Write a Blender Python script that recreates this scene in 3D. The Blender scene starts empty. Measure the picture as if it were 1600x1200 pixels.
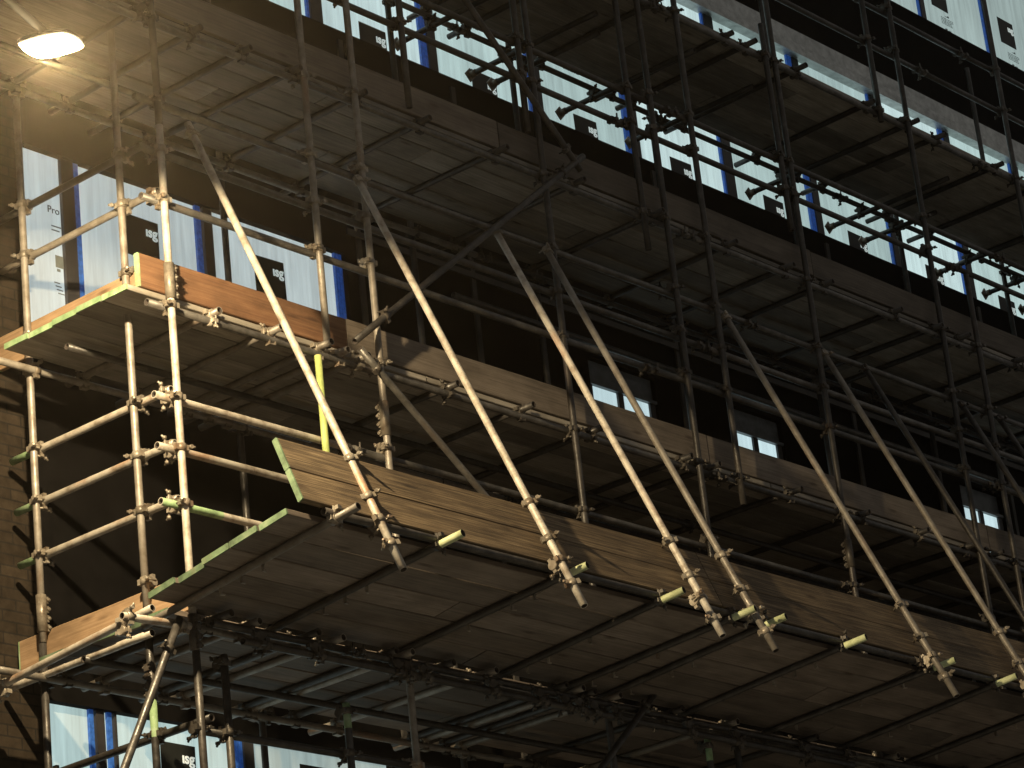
import bpy, bmesh, math, random
from mathutils import Vector, Matrix
random.seed(7)
S = bpy.context.scene
COL = S.collection

# ------------------------------------------------------------------ camera
cam_data = bpy.data.cameras.new('camera'); cam = bpy.data.objects.new('camera', cam_data); COL.objects.link(cam)
cam_data.sensor_width = 36.0; cam_data.lens = 104.979; cam_data.clip_start = 0.5; cam_data.clip_end = 500
CP = Vector((-11.80374, -12.15198, -5.56557))
cr = Vector((0.65635358, -0.74726817, -0.10387609)); cd = Vector((0.20845354, 0.31194584, -0.92695033)); cf = Vector((0.7250842, 0.58675383, 0.36051747))
mm = Matrix((cr, -cd, -cf)).transposed().to_4x4(); mm.translation = CP
cam.matrix_world = mm
S.camera = cam
GZ = -7.17            # ground level (the first toe board's top is z = 0)

# ------------------------------------------------------------------ night sky, exposure
W = bpy.data.worlds.new('World'); S.world = W; W.use_nodes = True
bg = W.node_tree.nodes['Background']
bg.inputs[0].default_value = (1.0, 0.965, 0.90, 1); bg.inputs[1].default_value = 0.16
S.view_settings.view_transform = 'Standard'; S.view_settings.look = 'None'
S.view_settings.exposure = 0; S.view_settings.gamma = 1
S.cycles.use_denoising = True
S.cycles.max_bounces = 6; S.cycles.diffuse_bounces = 4
LAMP = Vector((-2.035, -1.30, 2.278))

# ------------------------------------------------------------------ materials
def newmat(name):
    m = bpy.data.materials.new(name); m.use_nodes = True
    nt = m.node_tree; return m, nt, nt.nodes['Principled BSDF']
def node(nt, typ, **kw):
    n = nt.nodes.new(typ)
    for k, v in kw.items(): setattr(n, k, v)
    return n
def ramp(nt, fac, stops):
    r = node(nt, 'ShaderNodeValToRGB'); e = r.color_ramp.elements
    while len(e) < len(stops): e.new(0.5)
    for i, (p, c) in enumerate(stops): e[i].position = p; e[i].color = (*c, 1)
    nt.links.new(fac, r.inputs[0]); return r.outputs[0]
def coords(nt, scale=(1, 1, 1), randomise=True):
    tc = node(nt, 'ShaderNodeTexCoord'); mp = node(nt, 'ShaderNodeMapping'); mp.inputs['Scale'].default_value = scale
    nt.links.new(tc.outputs['Object'], mp.inputs['Vector'])
    if randomise:
        oi = node(nt, 'ShaderNodeObjectInfo'); mu = node(nt, 'ShaderNodeMath', operation='MULTIPLY'); mu.inputs[1].default_value = 40
        nt.links.new(oi.outputs['Random'], mu.inputs[0]); nt.links.new(mu.outputs[0], mp.inputs['Location'])
    return mp.outputs[0]
def noise(nt, vec, scale, detail=5, rough=0.6):
    n = node(nt, 'ShaderNodeTexNoise'); n.inputs['Scale'].default_value = scale; n.inputs['Detail'].default_value = detail
    n.inputs['Roughness'].default_value = rough; nt.links.new(vec, n.inputs['Vector']); return n.outputs['Fac']
def bump(nt, b, h, strength, dist):
    n = node(nt, 'ShaderNodeBump'); n.inputs['Strength'].default_value = strength; n.inputs['Distance'].default_value = dist
    nt.links.new(h, n.inputs['Height']); nt.links.new(n.outputs[0], b.inputs['Normal'])
def vary(nt, col, lo, hi):
    oi = node(nt, 'ShaderNodeObjectInfo'); mr = node(nt, 'ShaderNodeMapRange'); mr.inputs['To Min'].default_value = lo; mr.inputs['To Max'].default_value = hi
    nt.links.new(oi.outputs['Random'], mr.inputs['Value'])
    hs = node(nt, 'ShaderNodeHueSaturation'); nt.links.new(col, hs.inputs['Color']); nt.links.new(mr.outputs[0], hs.inputs['Value']); return hs.outputs[0]

def steel(name, a, b, c, metal=0.35, rough=0.42):
    m, nt, p = newmat(name); v = coords(nt)
    f = noise(nt, v, 9, 6, .65)
    base = vary(nt, ramp(nt, f, [(.30, a), (.52, b), (.72, c)]), .7, 1.2)
    mx = node(nt, 'ShaderNodeMixRGB'); nt.links.new(base, mx.inputs[1]); k = sum(b) / 3; mx.inputs[2].default_value = (k * .85, k * .42, k * .2, 1)
    v2 = coords(nt, (1, 1, .35)); nt.links.new(ramp(nt, noise(nt, v2, 4, 6, .7), [(.56, (0, 0, 0)), (.72, (.75, .75, .75))]), mx.inputs[0])
    m3 = node(nt, 'ShaderNodeMixRGB'); nt.links.new(mx.outputs[0], m3.inputs[1]); m3.inputs[2].default_value = (min(1, k * 1.7),) * 3 + (1,)
    nt.links.new(ramp(nt, noise(nt, v, 17, 5, .7), [(.66, (0, 0, 0)), (.72, (.7, .7, .7))]), m3.inputs[0])
    nt.links.new(m3.outputs[0], p.inputs['Base Color'])
    p.inputs['Metallic'].default_value = metal
    nt.links.new(ramp(nt, noise(nt, v, 30, 3), [(.3, (rough - .1,) * 3), (.7, (rough + .18,) * 3)]), p.inputs['Roughness'])
    bump(nt, p, noise(nt, v, 60, 4), .25, .003)
    return m
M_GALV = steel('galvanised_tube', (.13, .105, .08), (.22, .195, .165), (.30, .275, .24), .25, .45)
M_BRIGHT = steel('lamplit_galvanised_tube', (.17, .13, .095), (.42, .38, .32), (.52, .485, .425), .1, .5)  # lighter copy for tubes near the lamp; lamplight put into the colour
M_DARK = steel('weathered_shaded_tube', (.022, .019, .016), (.042, .037, .033), (.085, .077, .07), .25, .42)  # dirty dark steel; also carries painted shade on tubes away from the lamp
M_DCOUP = steel('shaded_coupler', (.03, .023, .017), (.065, .055, .045), (.12, .107, .09), .25, .5)  # darker coupler copy; shade on the dim tubes put into the metal
M_MID = steel('half_shaded_tube', (.05, .045, .04), (.105, .097, .087), (.18, .165, .15), .35, .4)  # mid tone between lit and dark tubes; partial shade put into the colour
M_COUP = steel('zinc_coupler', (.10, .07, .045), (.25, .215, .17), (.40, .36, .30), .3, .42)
M_GREEN = steel('green_paint', (.10, .15, .075), (.24, .36, .18), (.36, .46, .29), 0, .7)
M_DGREEN = steel('worn_shaded_green_paint', (.035, .05, .028), (.10, .155, .085), (.20, .25, .16), 0, .75)  # worn green paint, darkened further for shade on the fan plank ends
M_PGREEN = steel('pale_green_paint', (.26, .28, .14), (.46, .50, .28), (.56, .58, .38), 0, .6)
M_YELLOW = steel('yellow_green_paint', (.24, .30, .09), (.38, .43, .14), (.50, .49, .17), 0, .55)
m, nt, p = newmat('tube_inside'); p.inputs['Base Color'].default_value = (.03, .022, .018, 1); p.inputs['Roughness'].default_value = .9; M_HOLE = m

def wood(name, a, b, c, gscale=1.0, lo=.55, hi=1.3, rough=.8, bp=.35):
    m, nt, p = newmat(name)
    v = coords(nt, (.7, 34, 34)); g = noise(nt, v, 2.2 * gscale, 8, .7)
    col = ramp(nt, g, [(.28, a), (.5, b), (.74, c)])
    v2 = coords(nt, (1, 2.5, 2.5)); s = noise(nt, v2, 2.3, 5, .6)
    mx = node(nt, 'ShaderNodeMixRGB', blend_type='MULTIPLY'); mx.inputs[0].default_value = .85
    nt.links.new(col, mx.inputs[1]); nt.links.new(ramp(nt, s, [(.30, (.45, .43, .40)), (.62, (1, 1, 1))]), mx.inputs[2])
    # knots
    v3 = coords(nt, (2.2, 9, 9)); vo = node(nt, 'ShaderNodeTexVoronoi'); vo.inputs['Scale'].default_value = .9; nt.links.new(v3, vo.inputs['Vector'])
    mk = node(nt, 'ShaderNodeMixRGB', blend_type='MULTIPLY'); mk.inputs[0].default_value = .8
    nt.links.new(mx.outputs[0], mk.inputs[1]); nt.links.new(ramp(nt, vo.outputs['Distance'], [(.05, (.35, .28, .22)), (.16, (1, 1, 1))]), mk.inputs[2])
    nt.links.new(vary(nt, mk.outputs[0], lo, hi), p.inputs['Base Color']); p.inputs['Roughness'].default_value = rough
    bump(nt, p, g, bp, .004)
    return m
M_BOARD = wood('deck_board_wood', (.17, .15, .125), (.285, .255, .215), (.38, .345, .29))
M_FANB = wood('fan_board_wood', (.105, .083, .067), (.172, .138, .113), (.235, .192, .158))
M_TOE = wood('lamplit_orange_toe_board_wood', (.12, .054, .027), (.20, .098, .046), (.28, .148, .076), .7, .9, 1.1)  # orange lamplight put into the wood of the left board
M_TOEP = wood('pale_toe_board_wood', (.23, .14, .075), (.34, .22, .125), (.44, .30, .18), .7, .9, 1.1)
M_TOE2 = wood('shaded_grey_toe_board_wood', (.09, .070, .053), (.165, .133, .104), (.23, .19, .152))  # toe board wood darkened and greyed where the lamplight falls off
M_FTOE = wood('rough_fan_toe_wood', (.018, .012, .007), (.15, .102, .056), (.38, .285, .165), 1.3, .8, 1.1, .85, 1.0)

m, nt, p = newmat('dark_brick'); tc = node(nt, 'ShaderNodeTexCoord'); mp = node(nt, 'ShaderNodeMapping'); mp.inputs['Rotation'].default_value = (math.pi / 2, 0, 0)
nt.links.new(tc.outputs['Object'], mp.inputs['Vector'])
br = node(nt, 'ShaderNodeTexBrick'); br.inputs['Scale'].default_value = 1; br.inputs['Brick Width'].default_value = .225; br.inputs['Row Height'].default_value = .075
br.inputs['Mortar Size'].default_value = .006; br.inputs['Color1'].default_value = (.040, .030, .021, 1); br.inputs['Color2'].default_value = (.028, .021, .015, 1); br.inputs['Mortar'].default_value = (.02, .017, .014, 1)
nt.links.new(mp.outputs[0], br.inputs['Vector'])
nz = noise(nt, tc.outputs['Object'], 14, 6); mx = node(nt, 'ShaderNodeMixRGB', blend_type='MULTIPLY'); mx.inputs[0].default_value = .8
nt.links.new(br.outputs['Color'], mx.inputs[1]); nt.links.new(ramp(nt, nz, [(.3, (.5, .5, .5)), (.7, (1.1, 1.1, 1.1))]), mx.inputs[2])
nt.links.new(mx.outputs[0], p.inputs['Base Color']); p.inputs['Roughness'].default_value = .9; p.inputs['Specular IOR Level'].default_value = .08
bump(nt, p, br.outputs['Fac'], -.6, .01); M_BRICK = m

def plain(name, c, rough=.6, metal=0, nscale=6, amt=.35):
    m, nt, p = newmat(name); v = coords(nt, randomise=False); f = noise(nt, v, nscale, 5)
    nt.links.new(ramp(nt, f, [(.3, tuple(x * (1 - amt) for x in c)), (.7, tuple(x * (1 + amt) for x in c))]), p.inputs['Base Color'])
    p.inputs['Roughness'].default_value = rough; p.inputs['Metallic'].default_value = metal; return m
M_CLAD = plain('dark_cladding', (.0055, .005, .005), .85)
M_FRAME = plain('black_mullion', (.03, .028, .03), .5)
M_BLUE = plain('blue_film_edge', (.03, .11, .40), .45, 0, 30, .5)
_p = M_BLUE.node_tree.nodes['Principled BSDF']; _p.inputs['Emission Color'].default_value = (.03, .17, .75, 1); _p.inputs['Emission Strength'].default_value = .13   # film edge lit from inside
M_INK = plain('black_ink', (.012, .014, .013), .6)
M_FLASH = plain('grey_flashing', (.42, .43, .42), .4, .5, 12, .3)
M_HEAD = plain('dull_window_head', (.16, .17, .175), .5, .3, 12, .3)
M_GROUND = plain('street_concrete', (.315, .325, .335), .9, 0, .4, .2)
M_HOOD = plain('lamp_housing', (.035, .035, .035), .6, .2)

for _m in (M_CLAD, M_GROUND): _m.node_tree.nodes['Principled BSDF'].inputs['Specular IOR Level'].default_value = .05
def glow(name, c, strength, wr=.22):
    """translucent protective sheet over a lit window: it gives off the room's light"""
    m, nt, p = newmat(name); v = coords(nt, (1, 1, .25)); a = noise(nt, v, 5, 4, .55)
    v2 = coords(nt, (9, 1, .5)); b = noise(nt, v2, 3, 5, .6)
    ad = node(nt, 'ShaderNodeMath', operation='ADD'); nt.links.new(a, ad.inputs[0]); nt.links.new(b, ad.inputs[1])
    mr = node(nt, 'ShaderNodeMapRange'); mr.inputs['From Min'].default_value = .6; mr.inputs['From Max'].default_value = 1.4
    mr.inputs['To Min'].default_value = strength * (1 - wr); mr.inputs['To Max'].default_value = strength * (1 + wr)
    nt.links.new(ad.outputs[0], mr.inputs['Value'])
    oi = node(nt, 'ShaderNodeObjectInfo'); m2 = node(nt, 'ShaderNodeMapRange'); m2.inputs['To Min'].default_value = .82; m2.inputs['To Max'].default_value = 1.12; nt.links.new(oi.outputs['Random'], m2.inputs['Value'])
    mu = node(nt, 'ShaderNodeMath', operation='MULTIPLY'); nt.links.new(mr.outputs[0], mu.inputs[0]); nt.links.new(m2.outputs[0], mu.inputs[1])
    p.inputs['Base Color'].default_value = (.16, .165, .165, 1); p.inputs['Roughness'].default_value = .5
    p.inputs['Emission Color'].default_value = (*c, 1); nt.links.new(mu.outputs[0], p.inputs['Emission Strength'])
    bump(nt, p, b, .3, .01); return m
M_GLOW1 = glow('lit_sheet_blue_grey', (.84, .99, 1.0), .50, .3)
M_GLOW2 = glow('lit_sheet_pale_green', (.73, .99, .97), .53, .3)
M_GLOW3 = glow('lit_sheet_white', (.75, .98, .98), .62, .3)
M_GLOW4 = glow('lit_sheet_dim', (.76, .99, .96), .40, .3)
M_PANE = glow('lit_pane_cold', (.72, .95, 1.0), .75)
m, nt, p = newmat('white_lettering'); p.inputs['Base Color'].default_value = (.8, .8, .78, 1); p.inputs['Emission Color'].default_value = (.8, .95, .92, 1); p.inputs['Emission Strength'].default_value = .45; M_LET = m
m, nt, p = newmat('lamp_glass'); p.inputs['Emission Color'].default_value = (1, .80, .45, 1); p.inputs['Emission Strength'].default_value = 22; M_LENS = m

# ------------------------------------------------------------------ helpers
LABELS = {}
def tag(o, label, cat, group=None, kind=None):
    n = len(label.split()); assert 4 <= n <= 16, (n, label)
    assert label not in LABELS, label
    LABELS[label] = 1
    o['label'] = label; o['category'] = cat
    if group: o['group'] = group
    if kind: o['kind'] = kind
    return o
def obj(name, me, parent=None, mat=None):
    o = bpy.data.objects.new(name, me); COL.objects.link(o)
    if parent: o.parent = parent
    if mat is not None: o.matrix_basis = mat
    return o
def mesh(bm, name, mats):
    me = bpy.data.meshes.new(name); bm.normal_update(); bm.to_mesh(me); bm.free()
    for m in mats: me.materials.append(m)
    return me
def add_box(bm, x0, x1, y0, y1, z0, z1, mi=0, M=None):
    vs = [bm.verts.new((x, y, z)) for x in (x0, x1) for y in (y0, y1) for z in (z0, z1)]
    if M:
        for v in vs: v.co = M @ v.co
    fs = [bm.faces.new([vs[i] for i in q]) for q in ((0, 1, 3, 2), (4, 6, 7, 5), (0, 4, 5, 1), (2, 3, 7, 6), (0, 2, 6, 4), (1, 5, 7, 3))]
    for f in fs: f.material_index = mi
    return fs
def add_cyl(bm, a, b, r, n=10, mi=0, cap=True, r2=None):
    a, b = Vector(a), Vector(b); d = (b - a).normalized(); u = d.orthogonal().normalized(); w = d.cross(u); r2 = r if r2 is None else r2
    A = [bm.verts.new(a + (u * math.cos(t) + w * math.sin(t)) * r) for t in [2 * math.pi * i / n for i in range(n)]]
    B = [bm.verts.new(b + (u * math.cos(t) + w * math.sin(t)) * r2) for t in [2 * math.pi * i / n for i in range(n)]]
    for i in range(n):
        f = bm.faces.new((A[i], A[(i + 1) % n], B[(i + 1) % n], B[i])); f.smooth = True; f.material_index = mi
    if cap:
        f = bm.faces.new(A[::-1]); f.material_index = mi; f = bm.faces.new(B); f.material_index = mi
R = .0242
def tube_mesh(L, main, g0=0, g1=0, gm=None, n=14):
    """hollow tube along local Z with open ends; optional painted end bands"""
    bm = bmesh.new(); base = [0.0] + ([g0] if g0 else []) + ([L - g1] if g1 else []) + [L]
    cuts = sorted(set(base + ([L * k / 8 for k in range(1, 8)] if L > 1.2 else [])))
    amp = random.uniform(-.0016, .0016) * min(L, 5); ph = random.uniform(0, 6.28)      # tubes are never quite straight
    def ring(z, r):
        e = amp * math.sin(math.pi * min(max(z / L, 0), 1)) if L <= 6 else amp * math.sin(math.pi * z / 4.0)
        return [bm.verts.new((math.cos(2 * math.pi * i / n) * r + e * math.cos(ph), math.sin(2 * math.pi * i / n) * r + e * math.sin(ph), z)) for i in range(n)]
    prev = ring(0, R); first = prev
    for k in range(1, len(cuts)):
        cur = ring(cuts[k], R); mid = (cuts[k] + cuts[k - 1]) / 2; painted = (g0 and mid < g0) or (g1 and mid > L - g1)
        for i in range(n):
            f = bm.faces.new((prev[i], prev[(i + 1) % n], cur[(i + 1) % n], cur[i])); f.smooth = True; f.material_index = 2 if painted else 0
        prev = cur
    for z, ro, s in ((0, first, 1), (L, prev, -1)):
        inn = ring(z, R - .0045); deep = ring(z + s * .09, R - .0045)
        for i in range(n):
            j = (i + 1) % n
            f = bm.faces.new((ro[i], inn[i], inn[j], ro[j]) if s > 0 else (ro[j], inn[j], inn[i], ro[i])); f.material_index = 0
            f = bm.faces.new((inn[i], deep[i], deep[j], inn[j]) if s > 0 else (inn[j], deep[j], deep[i], inn[i])); f.material_index = 1; f.smooth = True
        f = bm.faces.new(deep if s > 0 else deep[::-1]); f.material_index = 1
    return mesh(bm, 'tube', [main, M_HOLE, gm or M_GREEN])
def frame_z(p, d, x=None):
    d = Vector(d).normalized(); x = Vector(x) if x is not None else d.orthogonal()
    x = (x - d * x.dot(d)); x = x.normalized() if x.length > 1e-5 else d.orthogonal().normalized(); y = d.cross(x)
    m = Matrix((x, y, d)).transposed().to_4x4(); m.translation = p; return m
def tube(name, p0, p1, main, label, group, cat='scaffold tube', g0=0, g1=0, gm=None):
    p0, p1 = Vector(p0), Vector(p1); L = (p1 - p0).length
    M = frame_z(p0, p1 - p0); o = obj(name, tube_mesh(L, main, g0, g1, gm), None, M)
    tag(o, label, cat, group); o['_inv'] = 0
    del o['_inv']
    return o
# ---- coupler: two half-round clamps with hinge bolts, tube a along Z at origin, tube b along Y at (0.05,0,0)
def coupler_mesh(kind):
    bm = bmesh.new()
    if kind == 'sleeve':
        add_cyl(bm, (0, 0, -.12), (0, 0, .12), .033, 12)
        for z in (-.09, -.03, .03, .09):
            add_box(bm, -.046, -.024, -.018, .018, z - .022, z + .022)
            add_cyl(bm, (-.04, -.03, z), (-.04, .034, z), .007, 6); add_cyl(bm, (-.04, .018, z), (-.04, .03, z), .0125, 6)
        return mesh(bm, 'sleeve', [M_COUP])
    add_cyl(bm, (0, 0, -.023), (0, 0, .023), .0315, 12)
    if kind == 'double':
        add_cyl(bm, (.052, -.023, 0), (.052, .023, 0), .0315, 12); add_box(bm, .012, .040, -.020, .020, -.020, .020)
    if kind == 'putlog':
        add_box(bm, .02, .085, -.028, -.020, -.022, .022); add_box(bm, .02, .085, .020, .028, -.022, .022); add_box(bm, .078, .088, -.028, .028, -.02, .02)
    # ears, bolts, nuts, flaps
    for (c, ax, e) in (((-.004, .038, 0), Vector((0, 0, 1)), Vector((0, 1, 0))), ((-.004, -.038, 0), Vector((0, 0, 1)), Vector((0, -1, 0)))):
        c = Vector(c); add_box(bm, c.x - .014, c.x + .014, c.y - .012, c.y + .012, -.018, .018)
    add_cyl(bm, (-.045, .046, 0), (.045, .046, 0), .007, 6); add_cyl(bm, (-.05, .046, 0), (-.03, .046, 0), .0145, 6)
    add_cyl(bm, (-.03, .040, 0), (-.055, .066, .004), .0075, 6)
    if kind == 'double':
        add_box(bm, .045, .07, -.018, .018, .030, .052); add_box(bm, .045, .07, -.018, .018, -.052, -.030)
        add_cyl(bm, (.02, 0, .047), (.105, 0, .047), .007, 6); add_cyl(bm, (.088, 0, .047), (.108, 0, .047), .0145, 6)
        add_cyl(bm, (.09, 0, .045), (.112, .004, .066), .0075, 6)
    return mesh(bm, 'coupler', [M_COUP])
CM = {k: coupler_mesh(k) for k in ('double', 'putlog', 'swivel', 'sleeve')}
DC = {}
for k, me_ in CM.items():
    DC[k] = me_.copy(); DC[k].materials.clear(); DC[k].materials.append(M_DCOUP)
def coupler(parent, p, u, x, kind='double', label=None, name='coupler'):
    """clamp on a tube at p, tube axis u, second tube in direction x; linked mesh, a part of the tube"""
    u = Vector(u); s = random.choice((-1, 1)); M = frame_z(Vector(p), u * s, x)
    M = M @ Matrix.Rotation(random.uniform(-.12, .12), 4, 'Z')
    dk = parent.data.materials[0] in (M_DARK, M_MID)
    if dk: M = M @ Matrix.Scale(.94, 4)
    c = obj(name, (DC if dk else CM)[kind], parent, parent.matrix_basis.inverted() @ M)
    if label: c['label'] = label
    return c
ORD = ['first', 'second', 'third', 'fourth', 'fifth', 'sixth', 'seventh', 'eighth', 'ninth', 'tenth', 'eleventh', 'twelfth', 'thirteenth', 'fourteenth', 'fifteenth', 'sixteenth', 'seventeenth', 'eighteenth']

# ------------------------------------------------------------------ setting: ground, building
bm = bmesh.new(); add_box(bm, -90, 110, -110, 90, GZ - .3, GZ); g = obj('ground', mesh(bm, 'ground', [M_GROUND])); g['kind'] = 'structure'
tag(g, 'dark street below the scaffold', 'ground', None, 'structure')

FY = 1.70; XE = 20.0; TOP = 13.0
building = bpy.data.objects.new('building', None); COL.objects.link(building); building.location = (0, FY, GZ)
tag(building, 'brick and dark clad building under construction with glowing wrapped windows behind scaffold', 'building')
INVB = Matrix.Translation((0, -FY, -GZ))
def bpart(name, bm, mats, parent=None, M=None):
    o = obj(name, mesh(bm, name, mats), parent or building)
    if parent is None: o.matrix_basis = INVB if M is None else INVB @ M
    elif M is not None: o.matrix_basis = M
    return o
def wallpart(name, boxes, mat, label=None):
    bm = bmesh.new()
    for b in boxes: add_box(bm, *b)
    o = bpart(name, bm, [mat])
    if label: o['label'] = label
    return o
wallpart('brick_wall', [(-6, .345, FY, 9, GZ, TOP)], M_BRICK, 'brown brick wall beyond the scaffold corner')
PX = [.35, .80, 2.12, 3.45, 4.80, 6.11, 7.44, 8.82, 10.20, 11.52, 12.84, 14.16, 15.48, 16.8]   # mullion lines
LW0, LW1 = -2.60, -.32; DW0, DW1 = 2.05, 3.60; SW0, SW1 = 5.56, 7.44; TW0, TW1 = 8.735, 10.9
SMALL = [(6.33, 7.22), (8.25, 9.02), (11.9, 12.64)]; Z0, Z1 = 2.62, 3.185
wl = []
def seg(x0, x1, z0, z1, y1=2.0): wl.append((x0, x1, FY, y1, z0, z1))
seg(.345, XE, GZ, LW0); seg(3.5, XE, LW0, LW1); seg(.345, XE, LW1, DW0)
seg(.345, XE, DW1, SW0); seg(.345, 2.12, SW0, SW1); seg(.345, XE, SW1 + .30, TW0); seg(.345, XE, TW1, TOP)
xs = [3.5] + [v for s in SMALL for v in s] + [XE]
for i in range(0, len(xs), 2): seg(xs[i], xs[i + 1], DW0, DW1)
for a, b in SMALL: seg(a, b, DW0, Z0)
for a, b in SMALL: seg(a, b, 3.42, DW1)
wallpart('cladding_wall', wl, M_CLAD)
bm = bmesh.new(); add_box(bm, .345, XE, 2.35, 9, GZ, TOP); bpart('inner_wall', bm, [M_CLAD])
bm = bmesh.new()
for k in range(12):
    x = 3.62 + k * 1.31
    if all(not (a - .1 < x < b + .1) for a, b in SMALL): add_box(bm, x, x + .05, FY - .024, FY - .003, LW1 + .1, SW0 - .1)
for zz in (.55, 2.0, 3.75, 4.4): add_box(bm, 3.5, XE, FY - .045, FY - .026, zz, zz + .05)
o = bpart('batten', bm, [plain('dull_batten', (.05, .045, .04), .7)])
# grey metal flashing above the long window strip
bm = bmesh.new(); add_box(bm, .345, XE, FY - .06, 2.0, SW1 + .006, SW1 + .11); add_box(bm, .345, XE, FY - .012, 2.0, SW1 + .112, SW1 + .298)
add_box(bm, .345, XE, FY - .09, FY - .062, SW1 - .03, SW1 + .05)
bpart('flashing', bm, [M_FLASH])

def text_mesh(body, size, mat):
    cu = bpy.data.curves.new('lettering', 'FONT'); cu.body = body; cu.size = size; cu.extrude = .0015; cu.align_x = 'RIGHT' if size > .08 else 'LEFT'
    cu.offset = .0025 if size > .08 else 0
    t = bpy.data.objects.new('tmp', cu); COL.objects.link(t)
    dg = bpy.context.evaluated_depsgraph_get(); me = bpy.data.meshes.new_from_object(t.evaluated_get(dg)); me.name = 'lettering'
    bpy.data.objects.remove(t); me.materials.clear(); me.materials.append(mat); return me
T_LOGO = text_mesh('\u0131sg', .108, M_LET); T_PRO = text_mesh('Pro', .075, M_INK)
FACE = Matrix.Rotation(math.pi / 2, 4, 'X')      # text lies in XZ, facing -Y
bm = bmesh.new(); add_box(bm, -.155, .155, -.003, 0, -.155, .155); ME_LOGO = mesh(bm, 'logo', [M_INK])
bm = bmesh.new()
for r in range(5):
    x = -.11
    while x < .11 - r * .012:
        w = random.uniform(.012, .05); add_box(bm, x, min(x + w, .12), -.002, 0, -.018 * r, -.018 * r + .007); x += w + .010
add_box(bm, -.02, .05, -.002, 0, .03, .036); add_box(bm, .02, .05, -.002, 0, .036, .05)
add_box(bm, -.06, -.02, -.002, 0, -.16, -.12); add_box(bm, .0, .06, -.002, 0, -.15, -.143); add_box(bm, .0, .05, -.002, 0, -.135, -.128)
ME_PRINT = mesh(bm, 'print', [plain('grey_ink', (.10, .12, .12), .6)])
bm = bmesh.new()
for k, w in ((0, .10), (1, .07)): add_box(bm, 0, w, -.002, 0, -.03 * k, -.03 * k + .009)
add_box(bm, .02, .09, -.002, 0, -.3, -.21); add_box(bm, .03, .06, -.002, 0, -.33, -.31)
for k in range(4): add_box(bm, .0 + .01 * k, .05 + .012 * k, -.002, 0, -.42 - .025 * k, -.413 - .025 * k)
ME_SCRAWL = mesh(bm, 'print', [plain('grey_ink_two', (.16, .18, .18), .6)])

def window(x0, x1, z0, z1, mat, logo=None, prints=(), pro=None, y=FY + .06):
    bm = bmesh.new(); add_box(bm, 0, x1 - x0, 0, .02, 0, z1 - z0)
    w = bpart('window', bm, [mat], None, Matrix.Translation((x0, y, z0)))
    if logo is not None:
        lx, lz = logo; lx -= x0; lz -= z0
        a, b = max(-.155, -lx + .01), min(.155, x1 - x0 - lx - .01)
        RJ = Matrix.Rotation(random.uniform(-.03, .03), 4, 'Y'); lx += random.uniform(-.025, .025); lz += random.uniform(-.012, .012)
        if b - a > .3: l = obj('logo', ME_LOGO, w, Matrix.Translation((lx, -.002, lz)) @ RJ)
        obj('lettering', T_LOGO, w, Matrix.Translation((lx, -.0075, lz)) @ RJ @ Matrix.Translation((.142, 0, .03)) @ FACE)
    for px, pz in prints: obj('printed_text', ME_PRINT, w, Matrix.Translation((px - x0, -.002, pz - z0)))
    if pro:
        obj('lettering', T_PRO, w, Matrix.Translation((pro[0] - x0, -.003, pro[1] - z0)) @ FACE)
        obj('printed_text', ME_SCRAWL, w, Matrix.Translation((pro[0] - x0 + .03, -.002, pro[1] - z0 - .10)))
    return w
def mullion(x, z0, z1, wid=.10, blue=.10, side=-1, y=FY + .03, nb=3):
    bm = bmesh.new(); add_box(bm, x - wid / 2, x + wid / 2, y, y + .05, z0, z1); m = bpart('mullion', bm, [M_FRAME])
    bm = bmesh.new(); c = x + side * (wid / 2 + blue / 2 + .002)
    for k in range(nb):
        a = c - blue / 2 + blue * k / nb; add_box(bm, a, a + blue / nb * .72, y + .008, y + .045, z0, z1)
    obj('blue_film', mesh(bm, 'blue_film', [M_BLUE]), m)
# row behind the second deck: three wrapped windows
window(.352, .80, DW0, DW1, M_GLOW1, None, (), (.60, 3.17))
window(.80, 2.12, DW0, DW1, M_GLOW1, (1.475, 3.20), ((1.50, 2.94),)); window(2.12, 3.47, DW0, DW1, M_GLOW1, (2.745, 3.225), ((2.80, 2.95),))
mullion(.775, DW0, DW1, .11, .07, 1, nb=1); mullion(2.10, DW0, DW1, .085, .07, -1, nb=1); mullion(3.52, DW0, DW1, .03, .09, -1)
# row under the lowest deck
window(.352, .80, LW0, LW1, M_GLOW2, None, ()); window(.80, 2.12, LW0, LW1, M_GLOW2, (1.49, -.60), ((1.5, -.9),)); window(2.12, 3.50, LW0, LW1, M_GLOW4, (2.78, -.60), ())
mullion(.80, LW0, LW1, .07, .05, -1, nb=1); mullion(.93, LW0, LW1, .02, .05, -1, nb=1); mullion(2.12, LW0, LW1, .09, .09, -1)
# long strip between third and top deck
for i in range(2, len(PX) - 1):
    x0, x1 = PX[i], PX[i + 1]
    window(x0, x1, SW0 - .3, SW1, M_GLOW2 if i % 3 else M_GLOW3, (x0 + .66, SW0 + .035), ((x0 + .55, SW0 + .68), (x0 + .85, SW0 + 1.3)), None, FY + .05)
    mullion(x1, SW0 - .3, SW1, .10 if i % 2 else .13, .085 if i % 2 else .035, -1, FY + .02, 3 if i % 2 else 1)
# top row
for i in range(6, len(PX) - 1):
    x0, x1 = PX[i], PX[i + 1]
    window(x0, x1, TW0, TW1, M_GLOW4, (x0 + .42, 9.18), ((x0 + .5, 8.93),)); mullion(x1, TW0, TW1, .08, .035, -1, FY + .03, 1)
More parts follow.
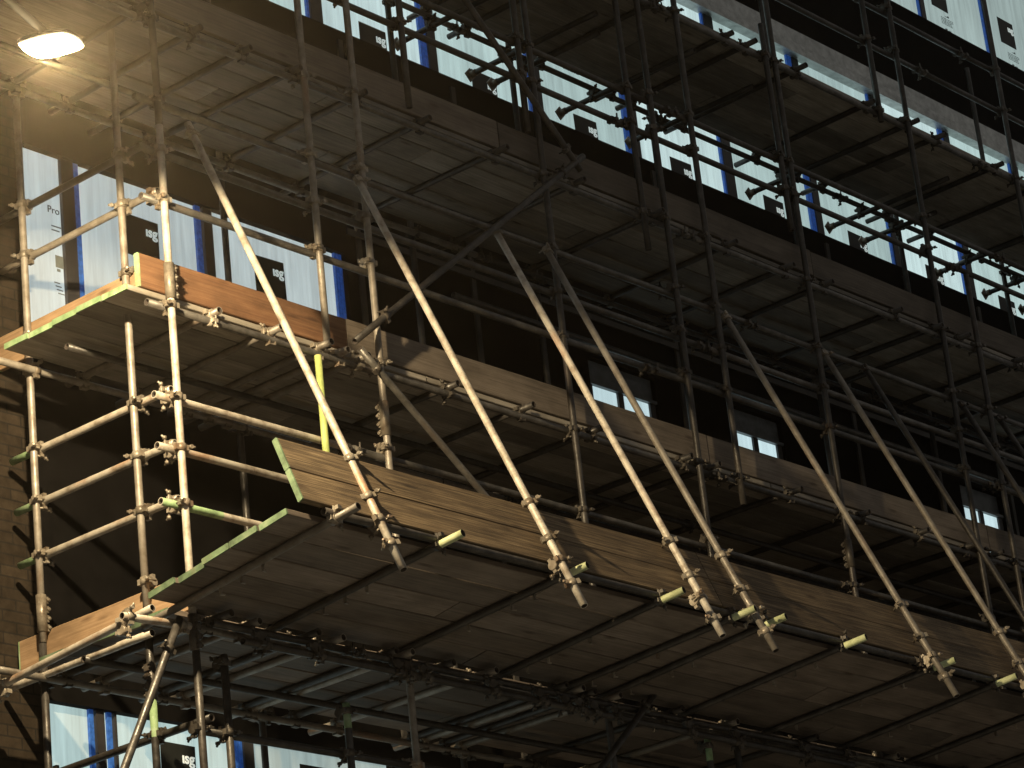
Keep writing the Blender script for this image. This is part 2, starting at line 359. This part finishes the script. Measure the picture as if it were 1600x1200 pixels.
# small windows at the right of the second deck: two lit panes under a grey metal head
for a, b in SMALL:
    w = (b - a)
    bm = bmesh.new(); add_box(bm, a, b, 1.715, 1.76, Z0, Z0 + .05); add_box(bm, a + .0, a + .04, 1.715, 1.76, Z0 + .05, Z1); add_box(bm, a + w * .42, a + w * .42 + .07, 1.715, 1.76, Z0 + .05, Z1); add_box(bm, b - .09, b - .02, 1.715, 1.76, Z0 + .05, Z1)
    f = bpart('small_window', bm, [M_FRAME])
    bm = bmesh.new(); add_box(bm, a + .04, a + w * .42, 1.735, 1.745, Z0 + .05, Z1); obj('pane', mesh(bm, 'pane', [M_PANE]), f)
    bm = bmesh.new(); add_box(bm, a + w * .42 + .07, b - .09, 1.735, 1.745, Z0 + .05, Z1); obj('pane', mesh(bm, 'pane', [M_PANE]), f)
    bm = bmesh.new(); add_box(bm, a, b, 1.705, 1.95, Z1 + .004, Z1 + .03); add_box(bm, a, b, 1.75, 1.79, Z1 + .03, 3.42); obj('window_head', mesh(bm, 'head', [M_HEAD]), f)

# ------------------------------------------------------------------ scaffold: uprights
DK = {'lowest': -.345, 'second': 1.70, 'third': 3.70, 'top': 5.70}     # ledger centre height of each deck
OUT = [0, 1.86, 3.85, 5.30, 7.15, 9.14, 10.93, 12.80, 14.60]
LY, IY = .05, 1.33
UP = Vector((0, 0, 1)); XA = Vector((1, 0, 0)); YA = Vector((0, 1, 0))
RAILS = [('lowest', [1.095, .765, .41]), ('second', [2.42, 2.765, 3.115]), ('third', [4.465, 4.77]), ('top', [6.405, 6.835])]
allz = [v for v in DK.values()] + [z for _, l in RAILS for z in l]
for i, x in enumerate(OUT):
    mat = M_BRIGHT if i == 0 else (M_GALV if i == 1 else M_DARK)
    o = tube('upright_tube', (x, 0, -.36 if i == 0 else GZ), (x, 0, 2.93 if i == 0 else 8.6), mat, ('lamplit outer upright tube at the lit scaffold corner' if i == 0 else f'outer upright scaffold tube, {ORD[i]} full height one from the lit corner'), 'outer upright tubes')
    if i == 0:
        u = tube('upright_tube', (x, 0, GZ), (x, 0, -.365), M_DARK, 'shade-darkened lower length of the corner upright below the fan', 'outer upright tubes'); coupler(u, (x, 0, -.975), UP, YA); coupler(u, (x, 0, -.40), UP, YA, 'sleeve', None, 'sleeve')  # shade below the fan put in as a separate darker length
        u = tube('upright_tube', (x, 0, 2.935), (x, 0, 8.6), M_DARK, 'dark upper length of the corner upright above the lamplit tube', 'outer upright tubes')
        for z in (3.115, 3.70, 4.465, 4.77, 5.7): coupler(u, (x, 0, z), UP, YA)
    for z in allz:
        if z > -.3 and z < (2.9 if i == 0 else 7): coupler(o, (x, 0, z + (.05 if i % 2 else 0)), UP, YA)
    if i:
        coupler(o, (x, 0, -.975), UP, YA)
    if i == 0:
        for z in (1.86,): coupler(o, (x, 0, z), UP, -XA, 'sleeve', None, 'sleeve')
    elif i % 3 == 1: coupler(o, (x, 0, 1.35), UP, -YA, 'sleeve', None, 'sleeve')
for i, x in enumerate(OUT):
    o = tube('upright_tube', (x, IY, -.10 if i == 0 else GZ), (x, IY, 8.0), M_GALV if i == 0 else M_DARK, ('upright scaffold tube beside the brick wall at the left end' if i == 0 else f'inner upright scaffold tube near the windows, {ORD[i]} along from the brick wall'), 'inner upright tubes')
    for z in DK.values():
        if z > 0 or i: coupler(o, (x, IY, z), UP, -YA)
    if i == 0:
        for z in (1.19, .838, .48, 2.53, 2.89): coupler(o, (x, IY, z), UP, XA)
        coupler(o, (x, IY, .09), UP, -XA, 'sleeve', None, 'sleeve'); coupler(o, (x, IY, 1.96), UP, XA)
        u = tube('upright_tube', (x, IY, GZ), (x, IY, -.105), M_DARK, 'shade-darkened lower length of the upright beside the brick wall', 'inner upright tubes'); coupler(u, (x, IY, -.92), UP, XA); coupler(u, (x, IY, -.33), UP, XA)  # lower length darkened in colour to stand for shade
    else:
        coupler(o, (x, IY, 4.5), UP, -YA)
o = tube('upright_tube', (0, .385, -.30), (0, .385, 7.0), M_GALV, 'middle upright tube of the end frame, between corner and brick wall', 'end frame tubes')
for z in (1.19, .838, .48, 2.53, 2.06, 2.89, .03): coupler(o, (0, .385, z), UP, XA)
o = tube('upright_tube', (0, .385, GZ), (0, .385, -.70), M_DARK, 'shade-darkened lower upright of the end frame with green painted top', 'end frame tubes', g1=.24); coupler(o, (0, .385, -.92), UP, XA)  # shade under the deck put into the dark steel; green top is paint
extra = [(1.37, 1.74, 8.6, M_GALV, 'short upright tube standing on the second deck beside orange toe board'),
         (3.72, 4.0, 8.6, M_DARK, 'dark upright tube doubled against the third full height upright'),
         (2.42, 3.80, 7.5, M_DARK, 'thin dark upright tube above the third deck near the diagonal brace'),
         (5.02, 3.4, 8.6, M_DARK, 'dark upright tube just left of the fourth full height upright'),
         (5.80, 1.5, 5.9, M_DARK, 'dark upright tube standing between fourth and fifth full height uprights'),
         (8.70, 5.6, 8.6, M_DARK, 'short upright tube in front of the grey flashing, on the top deck'),
         (9.70, 1.0, 4.4, M_DARK, 'dark upright tube right of the sixth full height upright'),
         (7.02, 4.1, 6.0, M_DARK, 'short dark tube clamped left of the fifth full height upright')]
for x, z0, z1, mt, lab in extra:
    o = tube('upright_tube', (x, -.002, z0), (x, -.002, z1), mt, lab, 'extra upright tubes')
    for z in allz:
        if z0 + .05 < z < z1 - .05: coupler(o, (x, -.002, z + .02), UP, YA)
o = tube('upright_tube', (1.27, -.002, .5), (1.27, -.002, 1.66), M_YELLOW, 'yellow green painted upright tube half hidden behind the fan toe board', 'extra upright tubes')
for x, z0, z1, lab in [(1.25, GZ, -.66, 'upright tube under the lowest deck with green painted collar'), (.23, GZ, -.50, 'short topped upright tube under the lowest deck near the corner'),
                       (4.95, GZ, -.42, 'dark upright tube under the fan with green painted top')]:
    o = tube('upright_tube', (x, .0, z0), (x, 0, z1), M_DARK, lab, 'uprights below the lowest deck', g1=.16 if 'green' in lab else 0)
    coupler(o, (x, 0, z1 - .05), UP, YA)
    coupler(o, (x, 0, -.975), UP, YA)

o = tube('upright_tube', (0, .385, -.695), (0, .385, -.305), M_DARK, 'short shade-darkened joining tube of the end frame under the deck', 'end frame tubes'); coupler(o, (0, .385, -.6), UP, XA, 'sleeve', None, 'sleeve')  # joining piece darkened for the shadow above the green top

# ------------------------------------------------------------------ ledgers and guard rails along the building
def run(name, y, z, x0, x1, cuts, mat, lab, group, mats=None, g0=0):
    pts = [x0] + cuts + [x1]
    for i in range(len(pts) - 1):
        l = lab % (['left', 'middle', 'right', 'far right'][i])
        o = tube(name, (pts[i] + (.004 if i else 0), y, z), (pts[i + 1], y, z), (mats[i] if mats else mat), l, group, g0=g0 if i == 0 else 0)
        if i:
            for e in (-.05, .05): coupler(o, (pts[i] + e, y, z), XA, UP, 'swivel')
for dn, z in DK.items():
    run('ledger_tube', LY, z, -.16 if dn != 'third' else -2.5, 15.0, [5.6, 10.4], M_GALV, f'outer ledger tube under the {dn} deck, %s length', 'ledger tubes under the decks', [M_MID] * 3)  # shade from planks and toe boards put into the ledger tone
    run('ledger_tube', IY - .055, z, -.62 if dn != 'third' else -2.5, 15.0, [4.6, 9.9], M_GALV, f'inner ledger tube under the {dn} deck, %s length', 'ledger tubes under the decks', [M_GALV, M_DARK, M_DARK])
    if dn != 'top': run('ledger_tube', .86, z + .0, -.1 if dn != 'third' else -2.4, 15.0, [6.3, 12.2], M_DARK, f'middle ledger tube under the {dn} deck, %s length', 'ledger tubes under the decks')
hts = {'lowest': ['top', 'middle', 'bottom'], 'second': ['bottom', 'middle', 'top'], 'third': ['lower', 'upper'], 'top': ['lower', 'upper']}
for dn, zs in RAILS:
    for k, z in enumerate(zs):
        a = -.15 if dn in ('lowest', 'second') else -.1
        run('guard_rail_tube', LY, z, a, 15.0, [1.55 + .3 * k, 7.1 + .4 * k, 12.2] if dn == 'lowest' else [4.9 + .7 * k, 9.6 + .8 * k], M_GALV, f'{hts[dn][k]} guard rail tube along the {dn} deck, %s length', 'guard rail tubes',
            [M_BRIGHT if dn == 'lowest' else M_MID if dn == 'second' else M_DARK] + [M_MID if dn in ('second', 'lowest') else M_DARK] * 3, g0=.5 if dn == 'lowest' and k == 2 else 0)  # fan shadow, lamp cutoff and backlit silhouettes put into the rail tones
run('guard_rail_tube', LY, -.975, .03, 15.0, [6.0], M_DARK, 'guard rail tube below the lowest deck, %s length', 'guard rail tubes')
run('guard_rail_tube', IY - .06, 3.28, 4.2, 15.0, [9.1], M_MID, 'inner rail tube before the dark wall behind the second deck, %s length', 'guard rail tubes')
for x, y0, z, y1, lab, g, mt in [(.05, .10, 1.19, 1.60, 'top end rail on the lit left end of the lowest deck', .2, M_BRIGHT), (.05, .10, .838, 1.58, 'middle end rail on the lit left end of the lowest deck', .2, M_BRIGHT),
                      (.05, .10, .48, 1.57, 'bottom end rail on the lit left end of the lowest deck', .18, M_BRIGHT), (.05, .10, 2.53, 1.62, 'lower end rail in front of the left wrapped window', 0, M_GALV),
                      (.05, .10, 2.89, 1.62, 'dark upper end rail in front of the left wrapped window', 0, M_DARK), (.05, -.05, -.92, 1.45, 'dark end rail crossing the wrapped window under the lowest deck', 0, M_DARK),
                      (-.05, .30, -.325, 1.62, 'lamplit horizontal end tube under the lowest deck beside the brick wall', 0, M_BRIGHT)]:
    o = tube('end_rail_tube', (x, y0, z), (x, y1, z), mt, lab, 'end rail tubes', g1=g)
    if z > 0: coupler(o, (x, .14, z), YA, -UP)
o = tube('end_rail_tube', (-.27, .05, -.275), (-.30, 1.50, -.408), M_BRIGHT, 'lamplit sloping end tube under the lowest deck beside the brick wall', 'end rail tubes')
coupler(o, (-.275, .30, -.298), YA, -UP); coupler(o, (-.30, 1.36, -.395), YA, -UP)

# ------------------------------------------------------------------ transoms
TR = {'second': [.38, .89, 1.33, 1.52, 1.70, 2.58, 3.33, 4.1, 5.15, 5.48, 6.51, 7.47, 8.3, 9.0, 9.4, 10.3, 11.1, 12.0, 12.9, 13.9],
      'third': [-.08, .40, .85, 1.31, 1.92, 2.57, 3.37, 4.25, 5.18, 6.13, 6.9, 7.46, 8.46, 9.07, 9.47, 10.4, 11.2, 12.1, 12.9, 13.9],
      'top': [1.8, 2.6, 3.45, 4.2, 4.7, 5.6, 6.54, 6.81, 7.52, 8.57, 9.22, 9.67, 10.65, 11.4, 12.3, 13.2, 14.2],
      'lowest': [.16, .42, .9, 1.12, 1.62, 1.74, 2.16, 2.55, 3.25, 3.42, 3.56, 3.80, 4.5, 5.16, 6.1, 7.2, 8.1, 9.2]}
for dn, lst in TR.items():
    z = DK[dn] + .0485
    for i, x in enumerate(lst):
        sk = random.uniform(-.05, .05); y1 = IY + random.uniform(.10, .22)
        o = tube('cross_tube', (x, LY - (random.uniform(.17, .22) if dn == 'lowest' else random.uniform(.08, .13)), z), (x + sk, y1, z), M_GALV if (dn == 'second' and i < 5) or (dn == 'lowest' and i % 2) else M_DARK, (f'cross tube under the {dn} deck, {ORD[i]} counted from the left end' if i < len(ORD) else f'cross tube under the {dn} deck, {ORD[len(lst)-1-i]} from its far right end'), f'cross tubes under the {dn} deck')
        coupler(o, (x, LY, z), YA, -UP, random.choice(('double', 'putlog', 'putlog'))); coupler(o, (x + sk * .95, IY - .055, z), YA, -UP, 'putlog')
for i, (x, y0) in enumerate([(4.27, .2), (5.14, .3), (5.41, .5), (6.28, .2), (7.21, .3), (8.95, .2), (10.2, .3), (10.75, .8), (12.03, .2), (12.91, .3), (13.6, .3)]):
    o = tube('tie_tube', (x + .02, y0, 5.608), (x, 1.63, 5.608), M_DARK, f'tie tube under the top deck butting the window strip, {ORD[i]} from the left', 'tie tubes against the window strip')
    bm = bmesh.new(); add_box(bm, -.045, .045, -.045, .045, 0, .012); add_cyl(bm, (0, 0, -.06), (0, 0, 0), .030, 10); obj('foot_plate', mesh(bm, 'foot', [M_COUP]), o, Matrix.Translation((0, 0, 1.63 - y0)))
    coupler(o, (x + .01, IY - .055, 5.608), YA, UP, 'double')

# ------------------------------------------------------------------ planks
def board_mesh(L, w=.225, t=.038, mat=M_BOARD, ends=(True, True), sag=0, gm=None):
    """scaffold plank along local X, origin at its left end, underside at z = 0, painted ends, slightly worn edges"""
    bm = bmesh.new(); n = max(2, int(L / .35)); c = .004; green = .012
    xs = [0, green] + [green + (L - 2 * green) * k / n for k in range(1, n)] + [L - green, L]; prev = None
    ph = random.uniform(0, 6.28)
    for k, x in enumerate(xs):
        j = lambda s: random.uniform(-s, s) if 0 < k < len(xs) - 1 else 0
        dz = sag * math.sin(math.pi * x / L) + .0015 * math.sin(ph + 3 * x); a, b = j(.002), j(.002)
        prof = [(c, 0), (w - c, 0), (w, c), (w, t - c), (w - c, t), (c, t), (0, t - c), (0, c)]
        cur = [bm.verts.new((x, y - w / 2 + (a if y < w / 2 else b), z + dz)) for y, z in prof]
        if prev:
            for i in range(8):
                f = bm.faces.new((prev[i], cur[i], cur[(i + 1) % 8], prev[(i + 1) % 8]))
                f.material_index = 1 if (k == 1 and ends[0]) or (k == len(xs) - 1 and ends[1]) else 0
        else: f = bm.faces.new(cur); f.material_index = 1 if ends[0] else 0
        prev = cur
    f = bm.faces.new(prev[::-1]); f.material_index = 1 if ends[1] else 0
    bmesh.ops.recalc_face_normals(bm, faces=bm.faces)
    return mesh(bm, 'plank', [mat, gm or (M_DGREEN if mat in (M_FANB, M_FTOE) else M_GREEN)])
NUMW = ['outermost', 'second', 'third', 'fourth', 'innermost']
RUNW = ['leftmost', 'second', 'third', 'farthest right']
def deck(dn, z, rows, x0, lens, mat, ang=0, ydir=1, y0=.095, cat='scaffold plank', group=None):
    for r in range(rows):
        x = x0 + random.uniform(-.02, .02)
        for k, L in enumerate(lens):
            yy = y0 + .1125 + r * .2335
            L2 = L + (random.uniform(-.03, .03)) + ((-1.2, 0, -1.9, -.6, -1.5)[r % 5] if k == 0 else 0)
            if ang == 0: M = Matrix.Translation((x, yy, z + (.001 if k % 2 else 0)))
            else: M = Matrix.Translation((x, 0, z)) @ Matrix.Rotation(ang, 4, 'X') @ Matrix.Translation((0, -yy, 0))
            M = M @ Matrix.Rotation(random.uniform(-.0012, .0012), 4, 'Z')
            o = obj('plank', board_mesh(L2 - .012, mat=mat, ends=(k == 0, k == len(lens) - 1), sag=random.uniform(-.006, .001)), None, M)
            rw = NUMW[r] if (r < rows - 1) else 'innermost'
            tag(o, f'{rw} plank of the {dn}, {RUNW[k]} length of its row', 'scaffold plank', group or f'planks of the {dn}')
            x += L2
LEN = [3.9, 3.9, 3.9, 3.6]
deck('lowest deck', DK['lowest'] + .0485 + .0245, 5, -.10, LEN, M_FANB)
deck('second deck', DK['second'] + .0485 + .0245, 5, -.27, LEN, M_BOARD)
deck('third deck', DK['third'] + .0485 + .0245, 5, -2.6, [5.6, 3.9, 3.9, 3.9], M_BOARD)
deck('top deck', DK['top'] + .0485 + .0245, 5, 1.2, [2.9, 3.9, 3.9, 3.4], M_BOARD)
# toe boards
def toe(dn, y, z, x0, lens, mat, group='toe boards standing on the deck edges', lab='toe board'):
    x = x0
    for k, L in enumerate(lens):
        # plank on edge: local Y -> up
        mt = mat[k] if isinstance(mat, list) else mat
        M = Matrix.Translation((x, y, z + .1125 + (.004 if k % 2 else 0))) @ Matrix.Rotation(math.pi / 2, 4, 'X') @ Matrix.Rotation(random.uniform(-.0015, .0015), 4, 'Z')
        o = obj('toe_board', board_mesh(L - .01, mat=mt, sag=0, ends=(k == 0, False)), None, M)
        tag(o, f'{lab} along the {dn}, {RUNW[k]} length', 'toe board', group); x += L
toe('second deck', .118, DK['second'] + .115, -.18, [1.84, 3.9, 3.9, 4.6], [M_TOE, M_TOE2, M_TOE2, M_TOE2], lab='upright wooden toe board')  # lamplight falling off along the deck put into the board colours
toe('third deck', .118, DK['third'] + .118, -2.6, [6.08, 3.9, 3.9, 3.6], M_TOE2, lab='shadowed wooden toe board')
def endtoe(y0, y1, x, z, lab, mat):
    M = Matrix.Translation((x, y0, z + .1125)) @ Matrix.Rotation(math.pi / 2, 4, 'Z') @ Matrix.Rotation(math.pi / 2, 4, 'X')
    o = obj('toe_board', board_mesh(y1 - y0, mat=mat), None, M); tag(o, lab, 'toe board', 'end toe boards')
endtoe(.15, 1.68, .03, DK['second'] + .14, 'lit toe board across the left end of the second deck', M_TOEP)
endtoe(.02, 1.62, .05, DK['lowest'] + .115, 'lit toe board across the left end of the lowest deck', M_TOEP)

# ------------------------------------------------------------------ protection fan: sloping planks hung out on raking tubes
FS = .156; FA = -math.atan(FS); FN = math.cos(FA)
def fz(y): return -.25 - FS * y                   # underside of the fan planks
deck('sloping fan', -.25, 5, -.34, [3.9, 3.9, 3.9, 3.9], M_FANB, ang=FA, y0=.005, group='planks of the sloping fan')
up = Vector((0, .17, .431)).normalized()
for rrow in range(2):
    x = -.31
    for k, L in enumerate([3.9, 3.7, 3.9, 3.6]):
        c = Vector((x, -1.222, -.022)) + up * (.114 + rrow * .229)
        ang = math.atan2(up.z, up.y)
        M = Matrix.Translation(c) @ Matrix.Rotation(ang, 4, 'X') @ Matrix.Rotation(random.uniform(-.001, .001), 4, 'Z')
        o = obj('toe_board', board_mesh(L - .008, mat=M_FTOE, ends=(k == 0, False)), None, M)
        tag(o, f'rough brown {["lower", "upper"][rrow]} toe board leaning on the fan edge, {RUNW[k]} length', 'toe board', 'toe boards on the fan edge'); x += L
fdir = Vector((0, -1, FS))
for i, (xi, xo, yi) in enumerate([(-.16, -.04, .25), (.63, .84, .2), (1.70, 1.98, .2), (2.70, 2.94, .2), (3.33, 3.70, .2), (3.76, 4.04, .2), (4.66, 4.97, .2), (5.64, 6.08, .2), (6.60, 6.90, .2), (7.5, 7.85, .2), (8.4, 8.8, .2), (9.3, 9.7, .2)]):
    yo = -1.43
    p0 = Vector((xi, yi, fz(yi) - .026)); p1 = Vector((xo, yo, fz(yo) - .026))
    o = tube('fan_cross_tube', p0, p1, M_DARK if i else M_GALV, f'sloping tube under the fan planks, {ORD[i]} from the fan left end', 'sloping tubes under the fan', g1=.17 if i else 0, gm=M_PGREEN)
    d = p1 - p0
    for y in (-1.25,):
        q = p0 + d * ((y - yi) / (yo - yi)); coupler(o, q, d, UP if y < -1 else -UP)
    for t in random.sample((.25, .35, .45, .55, .65, .75), 3):      # board clips on the tube
        q = p0 + d * t; bm = bmesh.new()
        add_box(bm, -.004, .004, -.010, .010, -.050, .03); add_box(bm, -.004, .03, -.006, .006, -.054, -.046)
        obj('clip', mesh(bm, 'clip', [M_COUP]), o, o.matrix_basis.inverted() @ Matrix.Translation(q + Vector((.026, 0, .0))) @ Matrix.Rotation(random.uniform(-.6, .6), 4, 'Z'))
run('fan_edge_tube', -1.243, fz(-1.243) + .012, -.13, 15.0, [5.9, 10.5], M_DARK, 'edge tube along the outer fan lip, %s length', 'edge tubes of the fan')  # shade on the lip tube put in as dark metal
run('fan_edge_tube', -.075, -.345, .08, 15.0, [1.28, 6.6], M_DARK, 'edge tube along the inner fan side, %s length', 'edge tubes of the fan')
t_ = tube('fan_edge_tube', (.3, -.10, -.43), (3.1, -.10, -.43), M_DARK, 'short dark tube clamped below the inner fan side', 'edge tubes of the fan')
for x in (.44, .9, 1.63, 1.72, 1.87, 2.53, 3.0): coupler(t_, (x, -.10, -.43), XA, UP); coupler(t_, (x + .06, -.10, -.43), XA, -YA, 'swivel')
t_ = tube('fan_edge_tube', (3.1, -.10, -.435), (6.6, -.10, -.435), M_DARK, 'long dark tube clamped below the inner fan side', 'edge tubes of the fan')
for x in (3.26, 3.4, 3.55, 3.79, 4.6, 5.16, 6.0): coupler(t_, (x, -.10, -.435), XA, UP); coupler(t_, (x + .06, -.10, -.435), XA, -YA, 'swivel')
RAK = [.285, 1.815, 3.22, 3.78, 5.91, 7.22, 7.80, 9.25, 9.85, 11.1]
for i, x in enumerate(RAK):
    a = Vector((x, -.006, 2.95 if i == 0 else 3.06)); b = Vector((x, -1.434, -.376) if i == 0 else (x, -1.49, -.345)); rd = (b - a).normalized()
    p0 = a - rd * (.10 if i == 0 else .04); p1 = b + rd * .02 * math.sin(i * 2.1)
    o = tube('raking_tube', p0, p1, M_BRIGHT if i < 3 else (M_GALV if i < 5 else M_DARK if i > 5 else M_GALV), f'raking tube holding up the fan, {ORD[i]} from the left', 'raking tubes of the fan')  # lamp falloff along the fan put into darker tubes further right
    coupler(o, a, rd, YA, 'swivel')
    for z, k in ((.40, 'swivel'), (.13, 'swivel'), (-.03, 'double'), (-.20, 'swivel')):
        q = a + rd * ((z - a.z) / rd.z); coupler(o, q, rd, Vector((.6, 1, 0)) if k == 'swivel' else YA, k)
# short ledger with open end below the corner, and braces
for p0, p1, mt, lab in [((-.59, -.03, -.397), (-.06, -.03, -.378), M_BRIGHT, 'short pale tube with open end below the corner upright'),
                        ((4.25, -.075, 3.93), (1.55, -.075, 1.80), M_DARK, 'long dark diagonal brace with open lower end before the second deck'),
                        ((4.20, -.075, 3.80), (2.75, -.075, 5.15), M_DARK, 'dark diagonal brace crossing the window strip above the third deck'),
                        ((1.60, -.075, 1.76), (3.05, -.075, .70), M_MID, 'diagonal brace running down behind the fan toe board'),
                        ((-.18, -.075, -.36), (-1.25, -.075, -2.40), M_DARK, 'dark diagonal brace dropping left below the corner'),
                        ((4.26, -.12, -.20), (2.9, -.12, -1.40), M_DARK, 'dark diagonal brace under the fan')]:
    o = tube('brace_tube', p0, p1, mt, lab, 'diagonal braces' if 'brace' in lab else None)
    d = Vector(p1) - Vector(p0)
    for t in (.1, .88): coupler(o, Vector(p0) + d * t, d, YA, 'swivel')

# ------------------------------------------------------------------ street lamp: glowing bowl under a hood on an arm from a column at the left
lamp = bpy.data.objects.new('street_lamp', None); COL.objects.link(lamp); lamp.location = (-5.6, -2.6, GZ)
tag(lamp, 'glowing street lamp head beside the scaffold corner', 'street lamp')
off = Matrix.Translation((5.6, 2.6, -GZ))
bm = bmesh.new(); n = 28; ax = Vector((.832, -.555, 0)).normalized(); ay = Vector((-ax.y, ax.x, 0))
def pod(t):      # pointed oval outline of the lamp seen from below
    c = math.cos(t); y = math.copysign((1 - abs(c) ** 1.7), math.sin(t)); return c * .178 - .045 * y, y * .135
rows = []
for j in range(7):
    t = j / 6 * math.pi / 2; rr = max(math.cos(t), .02); ring = []
    for i in range(n):
        px, py = pod(2 * math.pi * i / n); ring.append(bm.verts.new(LAMP + ax * px * rr + ay * py * rr + Vector((0, 0, -math.sin(t) * .05))))
    rows.append(ring)
for j in range(6):
    for i in range(n): f = bm.faces.new((rows[j][i], rows[j + 1][i], rows[j + 1][(i + 1) % n], rows[j][(i + 1) % n])); f.smooth = True
bm.faces.new(rows[6][::-1])
bmesh.ops.recalc_face_normals(bm, faces=bm.faces)
obj('glass_bowl', mesh(bm, 'bowl', [M_LENS]), lamp, off)
bm = bmesh.new(); rows = []
for j in range(6):
    t = j / 5 * math.pi / 2; rr = max(math.cos(t), .03) * 1.04; ring = []
    for i in range(n):
        px, py = pod(2 * math.pi * i / n); ring.append(bm.verts.new(LAMP + ax * px * rr + ay * py * rr + Vector((0, 0, .006 + math.sin(t) * .07))))
    rows.append(ring)
for j in range(5):
    for i in range(n): f = bm.faces.new((rows[j][i], rows[j][(i + 1) % n], rows[j + 1][(i + 1) % n], rows[j + 1][i])); f.smooth = True
bm.faces.new(rows[0][::-1]); bm.faces.new(rows[5])
obj('hood', mesh(bm, 'hood', [M_HOOD]), lamp, off)
bm = bmesh.new(); add_cyl(bm, LAMP + Vector((-.08, -.03, .05)), LAMP + Vector((-1.9, -.7, .12)), .025, 10); add_cyl(bm, LAMP + Vector((-1.9, -.7, .12)), (-5.6, -2.6, 2.2), .03, 10)
obj('arm', mesh(bm, 'arm', [M_HOOD]), lamp, off)
bm = bmesh.new(); add_cyl(bm, (-5.6, -2.6, GZ), (-5.6, -2.6, 2.3), .09, 14, r2=.05); obj('column', mesh(bm, 'column', [M_HOOD]), lamp, off)
ld = bpy.data.lights.new('lamp_light', 'SPOT'); ld.spot_size = math.pi; ld.spot_blend = .10; ld.shadow_soft_size = .06
ld.color = (1, .79, .47); ld.energy = 640
ld.use_nodes = True; nt = ld.node_tree; em = nt.nodes['Emission']; lf = node(nt, 'ShaderNodeLightFalloff'); lf.inputs['Strength'].default_value = 1.0; lf.inputs['Smooth'].default_value = 0
mix = node(nt, 'ShaderNodeMath', operation='MULTIPLY_ADD'); mix.inputs[1].default_value = .45
sc = node(nt, 'ShaderNodeMath', operation='MULTIPLY'); sc.inputs[1].default_value = 1.6
nt.links.new(lf.outputs['Quadratic'], sc.inputs[0]); nt.links.new(lf.outputs['Linear'], mix.inputs[0]); nt.links.new(sc.outputs[0], mix.inputs[2]); nt.links.new(mix.outputs[0], em.inputs['Strength'])
lo = bpy.data.objects.new('lamp_light', ld); COL.objects.link(lo); lo.parent = lamp
aim = Vector((math.tan(math.radians(1.0)), math.tan(math.radians(17)), -1)).normalized()
lo.matrix_basis = off @ frame_z(LAMP + Vector((0, 0, -.075)), -aim)

# ------------------------------------------------------------------ damp night air round the camera and the whole scene
bm = bmesh.new(); add_box(bm, -95, 115, -115, 95, GZ - 1.3, 13.5)
m = bpy.data.materials.new('damp_air'); m.use_nodes = True; nt = m.node_tree; nt.nodes.remove(nt.nodes['Principled BSDF'])
pv = node(nt, 'ShaderNodeVolumePrincipled'); pv.inputs['Density'].default_value = 0.00024; pv.inputs['Anisotropy'].default_value = .92; pv.inputs['Color'].default_value = (1, .84, .62, 1)  # thin damp air carrying the lamp's bloom; orange halo colour put into its tint
nt.links.new(pv.outputs[0], nt.nodes['Material Output'].inputs['Volume'])
o = obj('haze', mesh(bm, 'haze', [m])); tag(o, 'thin damp haze glowing round the lamp', 'haze', None, 'stuff')
